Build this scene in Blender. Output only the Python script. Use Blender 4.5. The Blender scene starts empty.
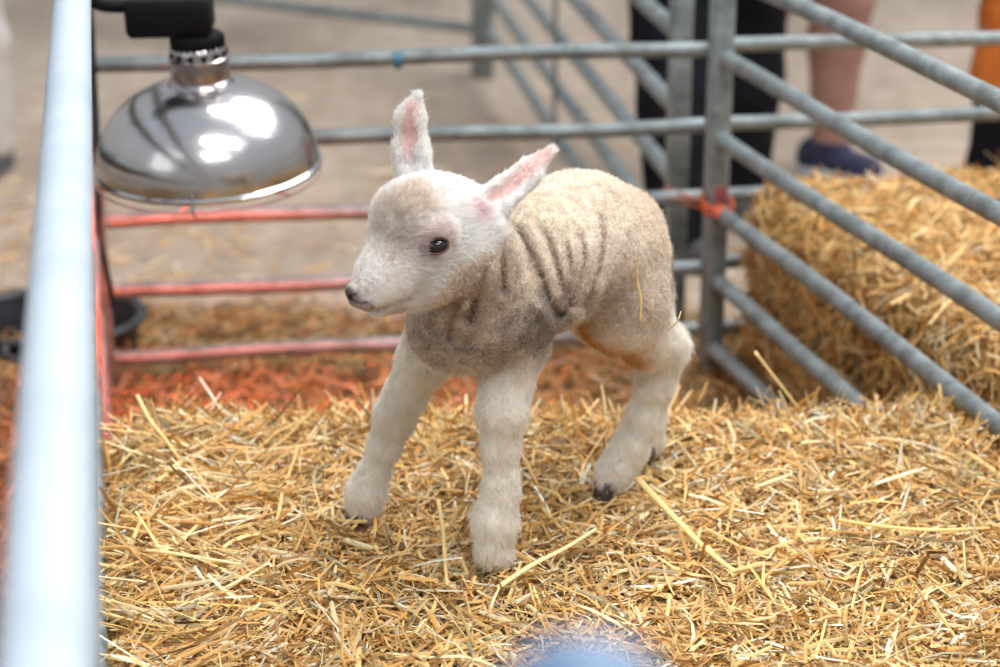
import bpy, math, random
import numpy as np
from mathutils import Vector, Matrix

rng = np.random.default_rng(7)
random.seed(7)
SC = bpy.context.scene
COL = SC.collection

# ------------------------------------------------------------------ camera
F = 2100.0                      # focal length in pixels of a 1000 px wide frame
PITCH = math.radians(19.2)
CH = 1.38                       # camera height
SN, CS = math.sin(PITCH), math.cos(PITCH)
BALE = 0.38                     # height of the bale's top

def P(px, py, Y):
    u = (px - 500) / F; v = (333.5 - py) / F
    d = Y / (CS + v * SN)
    return np.array([u * d, Y, CH + d * (-SN + v * CS)])

def PZ(px, py, z):
    u = (px - 500) / F; v = (333.5 - py) / F
    d = (z - CH) / (-SN + v * CS)
    return np.array([u * d, d * (CS + v * SN), z])

def proj(p):
    x, y, z = p[..., 0], p[..., 1], p[..., 2] - CH
    dep = y * CS - z * SN
    up = y * SN + z * CS
    return 500 + F * x / dep, 333.5 - F * up / dep

cam = bpy.data.cameras.new('camera'); camo = bpy.data.objects.new('camera', cam); COL.objects.link(camo)
camo.location = (0, 0, CH); camo.rotation_euler = (math.pi / 2 - PITCH, 0, 0)
cam.sensor_width = 36; cam.lens = F * 36 / 1000
cam.dof.use_dof = True; cam.dof.focus_distance = 2.19; cam.dof.aperture_fstop = 3.7
cam.clip_start = 0.05
SC.camera = camo
SC.view_settings.view_transform = 'Standard'; SC.view_settings.look = 'None'
SC.view_settings.gamma = 1; SC.view_settings.use_curve_mapping = False
SC.view_settings.exposure = -0.04

# ------------------------------------------------------------------ helpers
def tag(o, label=None, cat=None, group=None, kind=None):
    if label: o['label'] = label
    if cat: o['category'] = cat
    if group: o['group'] = group
    if kind: o['kind'] = kind
    return o

def empty(name, loc=(0, 0, 0), parent=None):
    o = bpy.data.objects.new(name, None); COL.objects.link(o); o.location = loc
    o.empty_display_size = 0.05
    if parent: setp(o, parent)
    return o

def setp(o, parent):
    bpy.context.view_layer.update()
    o.parent = parent
    o.matrix_parent_inverse = parent.matrix_world.inverted()

def mesh(name, V, Fc, mat, parent=None, smooth=True, col=None):
    me = bpy.data.meshes.new(name)
    V = np.asarray(V, dtype=np.float32).reshape(-1, 3)
    if isinstance(Fc, np.ndarray):
        n, k = Fc.shape
        me.vertices.add(len(V)); me.vertices.foreach_set('co', V.ravel())
        me.loops.add(n * k); me.loops.foreach_set('vertex_index', Fc.astype(np.int32).ravel())
        me.polygons.add(n); me.polygons.foreach_set('loop_start', np.arange(0, n * k, k, dtype=np.int32))
        me.update(calc_edges=True)
    else:
        me.from_pydata([tuple(map(float, v)) for v in V], [], [list(map(int, f)) for f in Fc])
        me.update()
    me.validate()
    if smooth: me.polygons.foreach_set('use_smooth', np.ones(len(me.polygons), dtype=bool))
    if col is not None:
        a = me.color_attributes.new('Col', 'FLOAT_COLOR', 'POINT')
        c = np.ones((len(V), 4), np.float32); c[:, :3] = col
        a.data.foreach_set('color', c.ravel())
    me.materials.append(mat)
    o = bpy.data.objects.new(name, me); COL.objects.link(o)
    if parent is not None: setp(o, parent)
    return o

class MB:
    def __init__(s): s.V = []; s.F = []
    def add(s, V, Fc):
        b = len(s.V); s.V += [tuple(map(float, v)) for v in V]; s.F += [[i + b for i in f] for f in Fc]
        return s
    def tube(s, pts, r, n=14, cap=True, closed=False):
        pts = [np.array(p, float) for p in pts]; m = len(pts)
        rs = r if hasattr(r, '__len__') else [r] * m
        V = []; Fc = []; up = None
        for i in range(m):
            a = pts[(i - 1) % m] if (i > 0 or closed) else pts[i]
            b = pts[(i + 1) % m] if (i < m - 1 or closed) else pts[i]
            t = b - a; t /= np.linalg.norm(t) + 1e-12
            if up is None:
                up = np.array([0, 0, 1.0]) if abs(t[2]) < .9 else np.array([1.0, 0, 0])
            x = up - t * np.dot(up, t); x /= np.linalg.norm(x) + 1e-12; up = x
            y = np.cross(t, x)
            for k in range(n):
                a_ = 2 * math.pi * k / n
                V.append(pts[i] + (x * math.cos(a_) + y * math.sin(a_)) * rs[i])
        for i in range(m if closed else m - 1):
            j = (i + 1) % m
            for k in range(n):
                l = (k + 1) % n
                Fc.append([i * n + k, i * n + l, j * n + l, j * n + k])
        if cap and not closed:
            Fc.append([k for k in range(n)][::-1]); Fc.append([(m - 1) * n + k for k in range(n)])
        return s.add(V, Fc)
    def box(s, c, size, R=None, bev=0.0):
        c = np.array(c, float); h = np.array(size, float) / 2
        b = min(bev, min(h) * .9) if bev else 0
        V = []; Fc = []
        if not b:
            for x in (-1, 1):
                for y in (-1, 1):
                    for z in (-1, 1): V.append([x * h[0], y * h[1], z * h[2]])
            Fc = [[0, 1, 3, 2], [4, 6, 7, 5], [0, 4, 5, 1], [2, 3, 7, 6], [0, 2, 6, 4], [1, 5, 7, 3]]
        else:
            # rounded cross-section extruded along z, with chamfered ends
            ring = []
            for (sx, sy, a0) in ((1, 1, 0), (-1, 1, 90), (-1, -1, 180), (1, -1, 270)):
                for q in range(4):
                    a = math.radians(a0 + q * 30)
                    ring.append((sx * (h[0] - b), sy * (h[1] - b), math.cos(a), math.sin(a)))
            n = len(ring)
            for (z, k) in ((-h[2], 0), (-h[2] + b, 1), (h[2] - b, 1), (h[2], 0)):
                for (x, y, ca, sa) in ring: V.append([x + ca * b * (k if k else .3), y + sa * b * (k if k else .3), z])
            for i in range(3):
                for k in range(n):
                    l = (k + 1) % n; Fc.append([i * n + k, i * n + l, (i + 1) * n + l, (i + 1) * n + k])
            Fc.append(list(range(n))[::-1]); Fc.append([3 * n + k for k in range(n)])
        V = np.array(V)
        if R is not None: V = V @ np.array(R).T
        return s.add(V + c, Fc)
    def lathe(s, prof, c=(0, 0, 0), n=48, R=None, cap0=False, cap1=False):
        V = []; Fc = []
        for (r, z) in prof:
            for k in range(n):
                a = 2 * math.pi * k / n; V.append([r * math.cos(a), r * math.sin(a), z])
        for i in range(len(prof) - 1):
            for k in range(n):
                l = (k + 1) % n; Fc.append([i * n + k, i * n + l, (i + 1) * n + l, (i + 1) * n + k])
        if cap0: Fc.append(list(range(n))[::-1])
        if cap1: Fc.append([(len(prof) - 1) * n + k for k in range(n)])
        V = np.array(V)
        if R is not None: V = V @ np.array(R).T
        return s.add(V + np.array(c), Fc)
    def build(s, name, mat, parent=None, smooth=True):
        o = mesh(name, s.V, s.F, mat, parent, smooth=False)
        if smooth:
            me = o.data
            me.polygons.foreach_set('use_smooth', np.ones(len(me.polygons), dtype=bool))
            try: me.set_sharp_from_angle(angle=math.radians(40))
            except Exception: pass
        return o

def bez(pts, n=24):
    """Catmull-Rom through pts."""
    p = [np.array(q, float) for q in pts]; p = [2 * p[0] - p[1]] + p + [2 * p[-1] - p[-2]]
    out = []
    for i in range(1, len(p) - 2):
        for t in np.linspace(0, 1, n, endpoint=False):
            a, b, c, d = p[i - 1], p[i], p[i + 1], p[i + 2]
            out.append(.5 * ((2 * b) + (-a + c) * t + (2 * a - 5 * b + 4 * c - d) * t * t + (-a + 3 * b - 3 * c + d) * t ** 3))
    out.append(p[-2]); return out

def rotm(axis, deg): return np.array(Matrix.Rotation(math.radians(deg), 3, axis))

# ------------------------------------------------------------------ materials
def mat(name, color=(.5, .5, .5), rough=.6, metal=0.0, noise=None, bump=None, attr=False, spec=.5, emit=None, sheen=0, stretch=None):
    m = bpy.data.materials.new(name); m.use_nodes = True
    nt = m.node_tree; N = nt.nodes; L = nt.links; b = N['Principled BSDF']
    b.inputs['Base Color'].default_value = (*color, 1); b.inputs['Roughness'].default_value = rough
    b.inputs['Metallic'].default_value = metal; b.inputs['Specular IOR Level'].default_value = spec
    tc = N.new('ShaderNodeTexCoord'); src = tc.outputs['Object']
    if stretch:
        mp = N.new('ShaderNodeMapping'); mp.inputs['Scale'].default_value = stretch; L.new(src, mp.inputs[0]); src = mp.outputs[0]
    cur = None
    if attr:
        a = N.new('ShaderNodeAttribute'); a.attribute_name = 'Col'; cur = a.outputs['Color']
        L.new(cur, b.inputs['Base Color'])
    if noise:           # (scale, colour2, low, high, detail)
        nz = N.new('ShaderNodeTexNoise'); nz.inputs['Scale'].default_value = noise[0]; nz.inputs['Detail'].default_value = noise[4] if len(noise) > 4 else 6
        nz.inputs['Roughness'].default_value = .65
        L.new(src, nz.inputs['Vector'])
        mr = N.new('ShaderNodeMapRange'); mr.inputs[1].default_value = noise[2]; mr.inputs[2].default_value = noise[3]
        L.new(nz.outputs['Fac'], mr.inputs[0])
        mx = N.new('ShaderNodeMix'); mx.data_type = 'RGBA'
        L.new(mr.outputs[0], mx.inputs[0])
        if cur: L.new(cur, mx.inputs[6])
        else: mx.inputs[6].default_value = (*color, 1)
        mx.inputs[7].default_value = (*noise[1], 1)
        L.new(mx.outputs[2], b.inputs['Base Color'])
    if bump:            # (scale, strength, distance)
        nz = N.new('ShaderNodeTexNoise'); nz.inputs['Scale'].default_value = bump[0]; nz.inputs['Detail'].default_value = 5
        L.new(src, nz.inputs['Vector'])
        bp = N.new('ShaderNodeBump'); bp.inputs['Strength'].default_value = bump[1]; bp.inputs['Distance'].default_value = bump[2]
        L.new(nz.outputs['Fac'], bp.inputs['Height']); L.new(bp.outputs[0], b.inputs['Normal'])
    if emit:
        b.inputs['Emission Color'].default_value = (*emit[0], 1); b.inputs['Emission Strength'].default_value = emit[1]
    return m

M = {}
M['galv'] = mat('galvanised_steel', (.30, .34, .345), .5, .45, (22, (.17, .195, .19), .40, .62), (120, .25, .001), spec=.5)
M['galv_bright'] = mat('bright_galvanised_steel', (.43, .50, .565), .55, 0.0, (9, (.38, .45, .515), .45, .62), (90, .1, .0006))
M['galv_old'] = mat('weathered_steel', (.36, .37, .36), .6, .35, (14, (.2, .19, .18), .42, .62), (90, .35, .001))
M['alu'] = mat('polished_aluminium', (.56, .54, .53), .2, 1.0, (5, (.47, .44, .43), .45, .7), (11, .28, .01))
M['alu_in'] = mat('inner_aluminium', (.85, .85, .85), .35, 1.0)
M['neck'] = mat('neck_aluminium', (.42, .38, .39), .22, 1.0, (9, (.42, .38, .4), .45, .65))
M['black'] = mat('black_plastic', (.008, .008, .009), .55, 0, None, (60, .2, .001), spec=.1)
M['black_cloth'] = mat('black_cloth', (.010, .010, .014), .9, 0, (12, (.02, .02, .026), .4, .7), (250, .3, .001), spec=.08)
M['tub'] = mat('black_rubber', (.016, .017, .02), .45, 0, (12, (.05, .055, .065), .5, .8))
M['wire'] = mat('guard_wire', (.55, .5, .48), .35, .9)
M['bulb'] = mat('red_bulb_glass', (.6, .02, .01), .2, 0, emit=((1, .10, .02), 14))
M['twine'] = mat('orange_twine', (.62, .13, .05), .8, 0, None, (300, .5, .001))
M['redpaint'] = mat('red_paint', (.30, .07, .065), .6)
M['bluetape'] = mat('blue_tape', (.03, .16, .24), .5)
M['blue'] = mat('blue_grey_paint', (.14, .24, .38), .5, 0, (30, (.05, .09, .18), .4, .7))
M['skin'] = mat('skin', (.40, .215, .17), .55, 0, (18, (.32, .155, .12), .45, .7))
M['navy'] = mat('navy_canvas', (.018, .022, .055), .8, 0, (40, (.05, .06, .11), .5, .7))
M['sole'] = mat('white_rubber', (.55, .56, .62), .6)
M['greyshoe'] = mat('grey_suede', (.09, .09, .10), .8)
M['orange'] = mat('orange_fabric', (.66, .17, .02), .85, 0, (14, (.40, .09, .01), .45, .75), (80, .3, .003))
M['paletrouser'] = mat('pale_cotton', (.55, .52, .49), .9, 0, (14, (.42, .39, .36), .45, .75))
M['greytop'] = mat('grey_cotton', (.2, .21, .23), .9)
M['hair'] = mat('brown_hair', (.07, .04, .02), .6)
M['straw'] = mat('straw_fibre', (.7, .42, .15), .5, 0, (260, (.55, .33, .12), .5, .9, 3), attr=True, spec=.35)
M['core'] = mat('packed_straw', (.24, .12, .04), .85, 0, (45, (.10, .05, .016), .42, .62), (110, .8, .01))  # core colour kept dark so the gaps between strands look shaded
M['litter'] = mat('trodden_straw', (.22, .12, .045), .9, 0, (30, (.07, .035, .012), .42, .62), (60, .8, .02))
M['eye'] = mat('eye', (.006, .005, .006), .06, 0, spec=.8)
M['lid'] = mat('eyelid', (.13, .06, .06), .45, 0, (200, (.1, .05, .05), .4, .7))
M['hoof'] = mat('hoof_horn', (.055, .045, .04), .5, 0, (90, (.15, .11, .08), .5, .8))
M['nostril'] = mat('nostril', (.015, .01, .012), .35)
M['body'] = mat('lamb_skin', (.6, .5, .4), .8, 0, None, (330, .55, .0025), attr=True, spec=.2)

def fur_mat():
    m = bpy.data.materials.new('lamb_fur'); m.use_nodes = True
    nt = m.node_tree; N = nt.nodes; L = nt.links; N.clear()
    out = N.new('ShaderNodeOutputMaterial'); at = N.new('ShaderNodeAttribute'); at.attribute_name = 'Col'
    d = N.new('ShaderNodeBsdfDiffuse'); t = N.new('ShaderNodeBsdfTranslucent'); mx = N.new('ShaderNodeMixShader'); mx.inputs[0].default_value = .3
    L.new(at.outputs['Color'], d.inputs[0]); L.new(at.outputs['Color'], t.inputs[0])
    L.new(d.outputs[0], mx.inputs[1]); L.new(t.outputs[0], mx.inputs[2]); L.new(mx.outputs[0], out.inputs[0])
    return m
M['fur'] = fur_mat()

def floor_mat():
    m = mat('barn_floor', (.44, .35, .27), .9)
    nt = m.node_tree; N = nt.nodes; L = nt.links; b = N['Principled BSDF']; tc = N['Texture Coordinate']
    mp = N.new('ShaderNodeMapping'); mp.inputs['Scale'].default_value = (1, .6, 1); L.new(tc.outputs['Object'], mp.inputs[0])
    n1 = N.new('ShaderNodeTexNoise'); n1.inputs['Scale'].default_value = 1.7; n1.inputs['Detail'].default_value = 8; n1.inputs['Roughness'].default_value = .6
    n2 = N.new('ShaderNodeTexNoise'); n2.inputs['Scale'].default_value = 14; n2.inputs['Detail'].default_value = 8
    L.new(mp.outputs[0], n1.inputs['Vector']); L.new(mp.outputs[0], n2.inputs['Vector'])
    r = N.new('ShaderNodeValToRGB'); e = r.color_ramp.elements
    e[0].position = .32; e[0].color = (.22, .165, .118, 1); e[1].position = .68; e[1].color = (.51, .41, .32, 1)
    x = e.new(.5) if hasattr(e, 'new') else None
    if x: x.color = (.38, .295, .222, 1)
    ad = N.new('ShaderNodeMath'); ad.operation = 'MULTIPLY_ADD'; ad.inputs[1].default_value = .35; L.new(n2.outputs['Fac'], ad.inputs[0])
    sb = N.new('ShaderNodeMath'); sb.operation = 'MULTIPLY'; sb.inputs[1].default_value = .65; L.new(n1.outputs['Fac'], sb.inputs[0])
    L.new(sb.outputs[0], ad.inputs[2]); L.new(ad.outputs[0], r.inputs[0]); L.new(r.outputs[0], b.inputs['Base Color'])
    bp = N.new('ShaderNodeBump'); bp.inputs['Strength'].default_value = .4; bp.inputs['Distance'].default_value = .01
    L.new(n2.outputs['Fac'], bp.inputs['Height']); L.new(bp.outputs[0], b.inputs['Normal'])
    return m
M['floor'] = floor_mat()

# ------------------------------------------------------------------ signed-distance sculpting
class Sdf:
    def __init__(s, lo, hi, h):
        s.lo = np.array(lo, np.float32); s.h = h
        s.n = np.ceil((np.array(hi) - s.lo) / h).astype(int) + 1
        s.D = np.full(s.n, 1.0, np.float32)
    def _sub(s, c0, c1, pad):
        a = np.maximum(np.floor((np.minimum(c0, c1) - pad - s.lo) / s.h).astype(int), 0)
        b = np.minimum(np.ceil((np.maximum(c0, c1) + pad - s.lo) / s.h).astype(int) + 1, s.n)
        if np.any(b <= a): return None, None
        ax = [s.lo[i] + s.h * np.arange(a[i], b[i], dtype=np.float32) for i in range(3)]
        X = np.stack(np.meshgrid(*ax, indexing='ij'), -1)
        return (slice(a[0], b[0]), slice(a[1], b[1]), slice(a[2], b[2])), X
    def _comb(s, sl, d, k, cut=False):
        o = s.D[sl]
        if cut: o = -o
        hh = np.clip(.5 + .5 * (o - d) / k, 0, 1)
        r = o * (1 - hh) + d * hh - k * hh * (1 - hh)
        s.D[sl] = -r if cut else r
    def cone(s, a, b, ra, rb, k=.015, flat=None, cut=False):
        """tapered capsule; flat=(normal, factor) squashes it along the normal"""
        a = np.asarray(a, np.float32); b = np.asarray(b, np.float32)
        sl, X = s._sub(a, b, max(ra, rb) + k + .02)
        if sl is None: return
        p = X - a; ab = b - a
        if flat is not None:
            n = np.asarray(flat[0], np.float32); n = n / np.linalg.norm(n)
            ab2 = ab - n * np.dot(ab, n)
            # distance to axis in squashed space
            t = np.clip((p @ ab) / (ab @ ab + 1e-12), 0, 1)
            q = p - t[..., None] * ab
            dn = q @ n
            q = q + (dn * (flat[1] - 1))[..., None] * n
            dist = np.sqrt((q * q).sum(-1)) - (ra + (rb - ra) * t)
            dist = np.where(dist < 0, dist / flat[1] * 1.0, dist / (1 + (flat[1] - 1) * .6))
        else:
            t = np.clip((p @ ab) / (ab @ ab + 1e-12), 0, 1)
            q = p - t[..., None] * ab
            dist = np.sqrt((q * q).sum(-1)) - (ra + (rb - ra) * t)
        s._comb(sl, dist.astype(np.float32), k, cut)
    def ell(s, c, r, R=None, k=.015, cut=False):
        c = np.asarray(c, np.float32); r = np.asarray(r, np.float32)
        sl, X = s._sub(c, c, r.max() + k + .02)
        if sl is None: return
        p = X - c
        if R is not None: p = p @ np.asarray(R, np.float32)
        k0 = np.sqrt(((p / r) ** 2).sum(-1)); k1 = np.sqrt(((p / r ** 2) ** 2).sum(-1)) + 1e-6
        s._comb(sl, (k0 * (k0 - 1) / k1).astype(np.float32), k, cut)
    def coords(s):
        ax = [s.lo[i] + s.h * np.arange(s.n[i], dtype=np.float32) for i in range(3)]
        return np.stack(np.meshgrid(*ax, indexing='ij'), -1)
    def mesh(s):
        D = s.D; S = D < 0; n = s.n
        cs = [(i, j, k) for i in (0, 1) for j in (0, 1) for k in (0, 1)]
        def cor(A, c): return A[c[0]:n[0] - 1 + c[0], c[1]:n[1] - 1 + c[1], c[2]:n[2] - 1 + c[2]]
        cnt = sum(cor(S, c).astype(np.int8) for c in cs)
        act = (cnt > 0) & (cnt < 8)
        idx = np.argwhere(act); m = len(idx)
        vid = np.full(act.shape, -1, np.int32); vid[act] = np.arange(m)
        acc = np.zeros((m, 3), np.float32); num = np.zeros(m, np.float32)
        for c in cs:
            for ax in range(3):
                if c[ax]: continue
                e = list(c); e[ax] = 1
                da = D[idx[:, 0] + c[0], idx[:, 1] + c[1], idx[:, 2] + c[2]]; db = D[idx[:, 0] + e[0], idx[:, 1] + e[1], idx[:, 2] + e[2]]
                x = (da < 0) != (db < 0)
                t = np.where(x, da / np.where(x, da - db, 1), 0)
                pos = np.array(c, np.float32)[None].repeat(m, 0); pos[:, ax] += t
                acc[x] += pos[x]; num[x] += 1
        V = s.lo + s.h * (idx + acc / num[:, None])
        Q = []
        for ax in range(3):
            o1, o2 = [(1, 2), (2, 0), (0, 1)][ax]
            sl0 = [slice(1, -1)] * 3; sl0[ax] = slice(0, -1); sl1 = list(sl0); sl1[ax] = slice(1, None)
            A = S[tuple(sl0)]; B = S[tuple(sl1)]
            for flip, msk in ((False, A & ~B), (True, ~A & B)):
                g = np.argwhere(msk)
                if not len(g): continue
                g = g + np.array([0 if i == ax else 1 for i in range(3)])
                def cell(d1, d2):
                    q = g.copy(); q[:, o1] += d1; q[:, o2] += d2
                    return vid[q[:, 0], q[:, 1], q[:, 2]]
                q = np.stack([cell(-1, -1), cell(0, -1), cell(0, 0), cell(-1, 0)], 1)
                if flip: q = q[:, ::-1]
                Q.append(q)
        Q = np.concatenate(Q); Q = Q[(Q >= 0).all(1)]
        return V, Q

def vnormals(V, Q):
    a = V[Q[:, 2]] - V[Q[:, 0]]; b = V[Q[:, 3]] - V[Q[:, 1]]
    fn = np.cross(a, b); N = np.zeros_like(V)
    for i in range(4): np.add.at(N, Q[:, i], fn)
    return N / (np.linalg.norm(N, axis=1, keepdims=True) + 1e-12)

def sm(V, Q, it=2, lam=.5):
    E = np.concatenate([Q[:, [0, 1]], Q[:, [1, 2]], Q[:, [2, 3]], Q[:, [3, 0]]])
    for _ in range(it):
        A = np.zeros_like(V); c = np.zeros(len(V), V.dtype)
        np.add.at(A, E[:, 0], V[E[:, 1]]); np.add.at(c, E[:, 0], 1)
        np.add.at(A, E[:, 1], V[E[:, 0]]); np.add.at(c, E[:, 1], 1)
        V = V + lam * (A / c[:, None] - V)
    return V

def vnoise(p, scale, seed=0, oct=3):
    """cheap smooth value noise, -1..1"""
    out = np.zeros(p.shape[:-1], np.float64); amp = 1; tot = 0
    for o in range(oct):
        q = p * scale * (2 ** o) + seed * 17.3 + 100
        i = np.floor(q).astype(np.int64); f = q - i; f = f * f * (3 - 2 * f)
        def h(a, b, c):
            n = (a * 73856093) ^ (b * 19349663) ^ (c * 83492791) ^ (seed * 9176 + o * 131)
            n = (n ^ (n >> 13)) * 1274126177 & 0x7fffffff
            n = (n ^ (n >> 11)) & 0xffff
            return n / 32767.5 - 1
        r = 0
        for dx in (0, 1):
            for dy in (0, 1):
                for dz in (0, 1):
                    w = (f[..., 0] if dx else 1 - f[..., 0]) * (f[..., 1] if dy else 1 - f[..., 1]) * (f[..., 2] if dz else 1 - f[..., 2])
                    r = r + w * h(i[..., 0] + dx, i[..., 1] + dy, i[..., 2] + dz)
        out += amp * r; tot += amp; amp *= .5
    return out / tot

# ------------------------------------------------------------------ straw
PAL = np.array([(.78, .45, .14), (.84, .58, .24), (.92, .74, .42), (.95, .86, .66), (.60, .34, .11), (.30, .16, .055), (.36, .34, .20), (.70, .36, .10)])
PW = np.array([.25, .24, .17, .06, .14, .05, .025, .065])

def strands(C, Nn, L, W, lift, bend=.25, off=0.0, pal=None, tdir=None, spread=math.pi, dark=1.0):
    """flat folded straw pieces: centre C on a surface with normal Nn."""
    n = len(C)
    ref = np.where(np.abs(Nn[:, 2:3]) < .8, np.array([[0, 0, 1.0]]), np.array([[1.0, 0, 0]]))
    if tdir is not None: ref = np.broadcast_to(np.asarray(tdir, float), (n, 3))
    T = ref - Nn * (ref * Nn).sum(1, keepdims=True); T /= np.linalg.norm(T, axis=1, keepdims=True) + 1e-9
    B = np.cross(Nn, T)
    a = rng.uniform(-spread, spread, n)[:, None]
    T = T * np.cos(a) + B * np.sin(a); B = np.cross(Nn, T)
    li = lift[:, None]
    D = T * np.cos(li) + Nn * np.sin(li); U = -T * np.sin(li) + Nn * np.cos(li)
    ro = rng.uniform(-1.2, 1.2, n)[:, None]
    Wv = B * np.cos(ro) + U * np.sin(ro); Uv = -B * np.sin(ro) + U * np.cos(ro)
    be = rng.normal(0, bend, n)[:, None]; be2 = rng.normal(0, bend, n)[:, None]
    segs = 4; V = np.zeros((n, segs, 3, 3))
    ts = np.linspace(-.5, .5, segs)
    for i, t in enumerate(ts):
        c = C + Nn * (off[:, None] if hasattr(off, '__len__') else off) + D * (L[:, None] * t) - U * (L[:, None] * be * (t * t - .08)) + B * (L[:, None] * be2 * (t * t))
        w = W[:, None] * (1.0 if 0 < i < segs - 1 else .75) * .5
        V[:, i, 0] = c - Wv * w; V[:, i, 1] = c + Uv * w * .55; V[:, i, 2] = c + Wv * w
    base = (np.arange(n) * segs * 3)[:, None, None, None]
    q = np.zeros((n, segs - 1, 2, 4), int)
    for i in range(segs - 1):
        for j in range(2):
            q[:, i, j] = [i * 3 + j, i * 3 + j + 1, (i + 1) * 3 + j + 1, (i + 1) * 3 + j]
    q = q + base
    pw = PW if pal is None else np.array(pal)
    ci = rng.choice(len(PAL), n, p=pw / pw.sum())
    col = PAL[ci] * rng.uniform(.62, 1.2, (n, 1)) * dark
    col = np.clip(np.repeat(col, segs * 3, 0), 0, .97)
    return V.reshape(-1, 3), q.reshape(-1, 4), col

def join_strands(parts):
    Vs, Qs, Cs = [], [], []; b = 0
    for V, Q, c in parts:
        Vs.append(V); Qs.append(Q + b); Cs.append(c); b += len(V)
    return np.concatenate(Vs), np.concatenate(Qs), np.concatenate(Cs)

def sample_surface(V, Q, n, wfun=None):
    a = V[Q[:, 2]] - V[Q[:, 0]]; b = V[Q[:, 3]] - V[Q[:, 1]]
    fn = np.cross(a, b); ar = np.linalg.norm(fn, axis=1) + 1e-15; N = fn / ar[:, None]
    w = ar.copy()
    if wfun is not None: w = w * wfun(V[Q].mean(1), N)
    i = rng.choice(len(Q), n, p=w / w.sum())
    u = rng.random((n, 1)); v = rng.random((n, 1)); q = Q[i]
    p = (V[q[:, 0]] * (1 - u) + V[q[:, 1]] * u) * (1 - v) + (V[q[:, 3]] * (1 - u) + V[q[:, 2]] * u) * v
    return p, N[i], i

# ------------------------------------------------------------------ floor
def grid_mesh(x0, x1, y0, y1, nx, ny, zf):
    X, Y = np.meshgrid(np.linspace(x0, x1, nx), np.linspace(y0, y1, ny), indexing='ij')
    Z = zf(X, Y); V = np.stack([X, Y, Z], -1).reshape(-1, 3)
    i, j = np.meshgrid(np.arange(nx - 1), np.arange(ny - 1), indexing='ij'); i = i.ravel(); j = j.ravel()
    Q = np.stack([i * ny + j, (i + 1) * ny + j, (i + 1) * ny + j + 1, i * ny + j + 1], 1)
    return V, Q
V, Q = grid_mesh(-9, 9, -3, 22, 30, 40, lambda X, Y: 0 * X)
fl = mesh('floor', V, Q, M['floor']); fl['kind'] = 'structure'

# ------------------------------------------------------------------ hurdles
ZS = [.15, .27, .395, .525, .66, .80]
def hurdle(label, p0, p1, zs, r=.0145, mat_='galv', posts=(0, 1), post=.038, lean=0.0, z0=0.0, ztop=None, group=None, rowlab=None, overhang=.0, braces=(), zoff=0):
    p0 = np.array([*p0, 0.0]); p1 = np.array([*p1, 0.0]); d = p1 - p0; L = np.linalg.norm(d); d /= L
    root = empty('livestock_hurdle', p0); tag(root, label, 'hurdle', group)
    nrm = np.array([-d[1], d[0], 0])
    for z in zs:
        m = MB(); pts = []
        for t in np.linspace(0, 1, 14):
            wob = .002 * math.sin(t * 9 + z * 31)
            pts.append(p0 + d * (-overhang + (L + 2 * overhang) * t) + np.array([0, 0, z + wob + zoff]) + nrm * (lean * (ztop or zs[-1]) - lean * z if False else 0) + nrm * wob)
        m.tube(pts, r, 16); m.build('rail', M[mat_], root)
    R = np.stack([d, nrm, [0, 0, 1]], 1); zt = (ztop or zs[-1] + .02)
    for t in posts:
        m = MB(); m.box(p0 + d * L * t + np.array([0, 0, (zt + z0) / 2]), (post, post * .8, zt - z0), R, bev=.005)
        m.build('end_post', M[mat_], root)
    for t in braces:
        m = MB(); m.box(p0 + d * L * t + nrm * (r + .004) + np.array([0, 0, (zs[0] + zs[-1]) / 2]), (.025, .008, zs[-1] - zs[0] + .04), R, bev=.002)
        m.build('brace', M[mat_], root)
    return root

def line_x(p, az, Yt):       # point at Y=Yt on line through p with dx/dy=az
    return (p[0] + (Yt - p[1]) * az, Yt)

A = (-.690, 3.40); Bc = (.385, 3.555)          # back panel ends
back = hurdle('grey steel hurdle behind the lamb, its left ends glowing red under the heat lamp', A, (.352, 3.55), ZS, r=.0135, posts=(0,), post=.03, ztop=.84)
# short piece of tape on its top visible rail
t_ = (P(398, 60, 3.46)); m = MB(); m.tube([t_ + [-.006, 0, -.0005], t_ + [.006, 0.001, -.0006]], .0148, 16); m.build('tape_mark', M['bluetape'], back)['label'] = 'small blue tape mark'

RX = -.2655                                     # dx/dy of the right panel
r0 = (.370, 3.475)
right = hurdle('grey steel hurdle on the right, slanting towards the viewer beside the outer bale', r0, line_x(r0, RX, 1.55), ZS, r=.014, posts=(0, 1), post=.042, ztop=.86)
m = MB(); dR = np.array([-RX, -1, 0]) / math.hypot(RX, 1); pz = P(720, 196, 3.457)[2]; pp = np.array([r0[0] + .0, r0[1], pz]) + np.array([dR[0], dR[1], 0]) * .0215; m.box(pp, (.022, .002, .034), np.stack([[-dR[1], dR[0], 0], dR, [0, 0, 1]], 1), bev=.0008); m.build('paint_smear', M['redpaint'], right)['label'] = 'red paint smear on the post'

LX = -.1863
l0 = (-.683, 3.36)
lf = line_x(l0, LX, .55)
left = empty('livestock_hurdle', (l0[0], l0[1], 0)); tag(left, 'tall bright galvanised hurdle running along the left edge close to the viewer', 'hurdle')
def lrail(z, r, dx=0):
    a = np.array([l0[0] + dx, l0[1], z]); b = np.array([lf[0] + dx, lf[1], z])
    if z > .9: a = a + [.012, 0, 0]; b = b + [.009, 0, 0]
    m = MB(); m.tube([a + (b - a) * t for t in np.linspace(0, 1, 12)], r, 24); return m.build('rail', M['galv_bright' if z > .9 else 'galv'], left)
lrail(.926, .0225)
for z, dx in ((.13, .004), (.25, .003), (.38, .001), (.52, 0), (.66, 0), (.79, 0)): lrail(z, .0135, dx)
for p in (l0, lf):
    m = MB(); m.box((p[0] + .008, p[1], .47), (.036, .032, .94), bev=.005); m.build('end_post', M['galv'], left)

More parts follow.
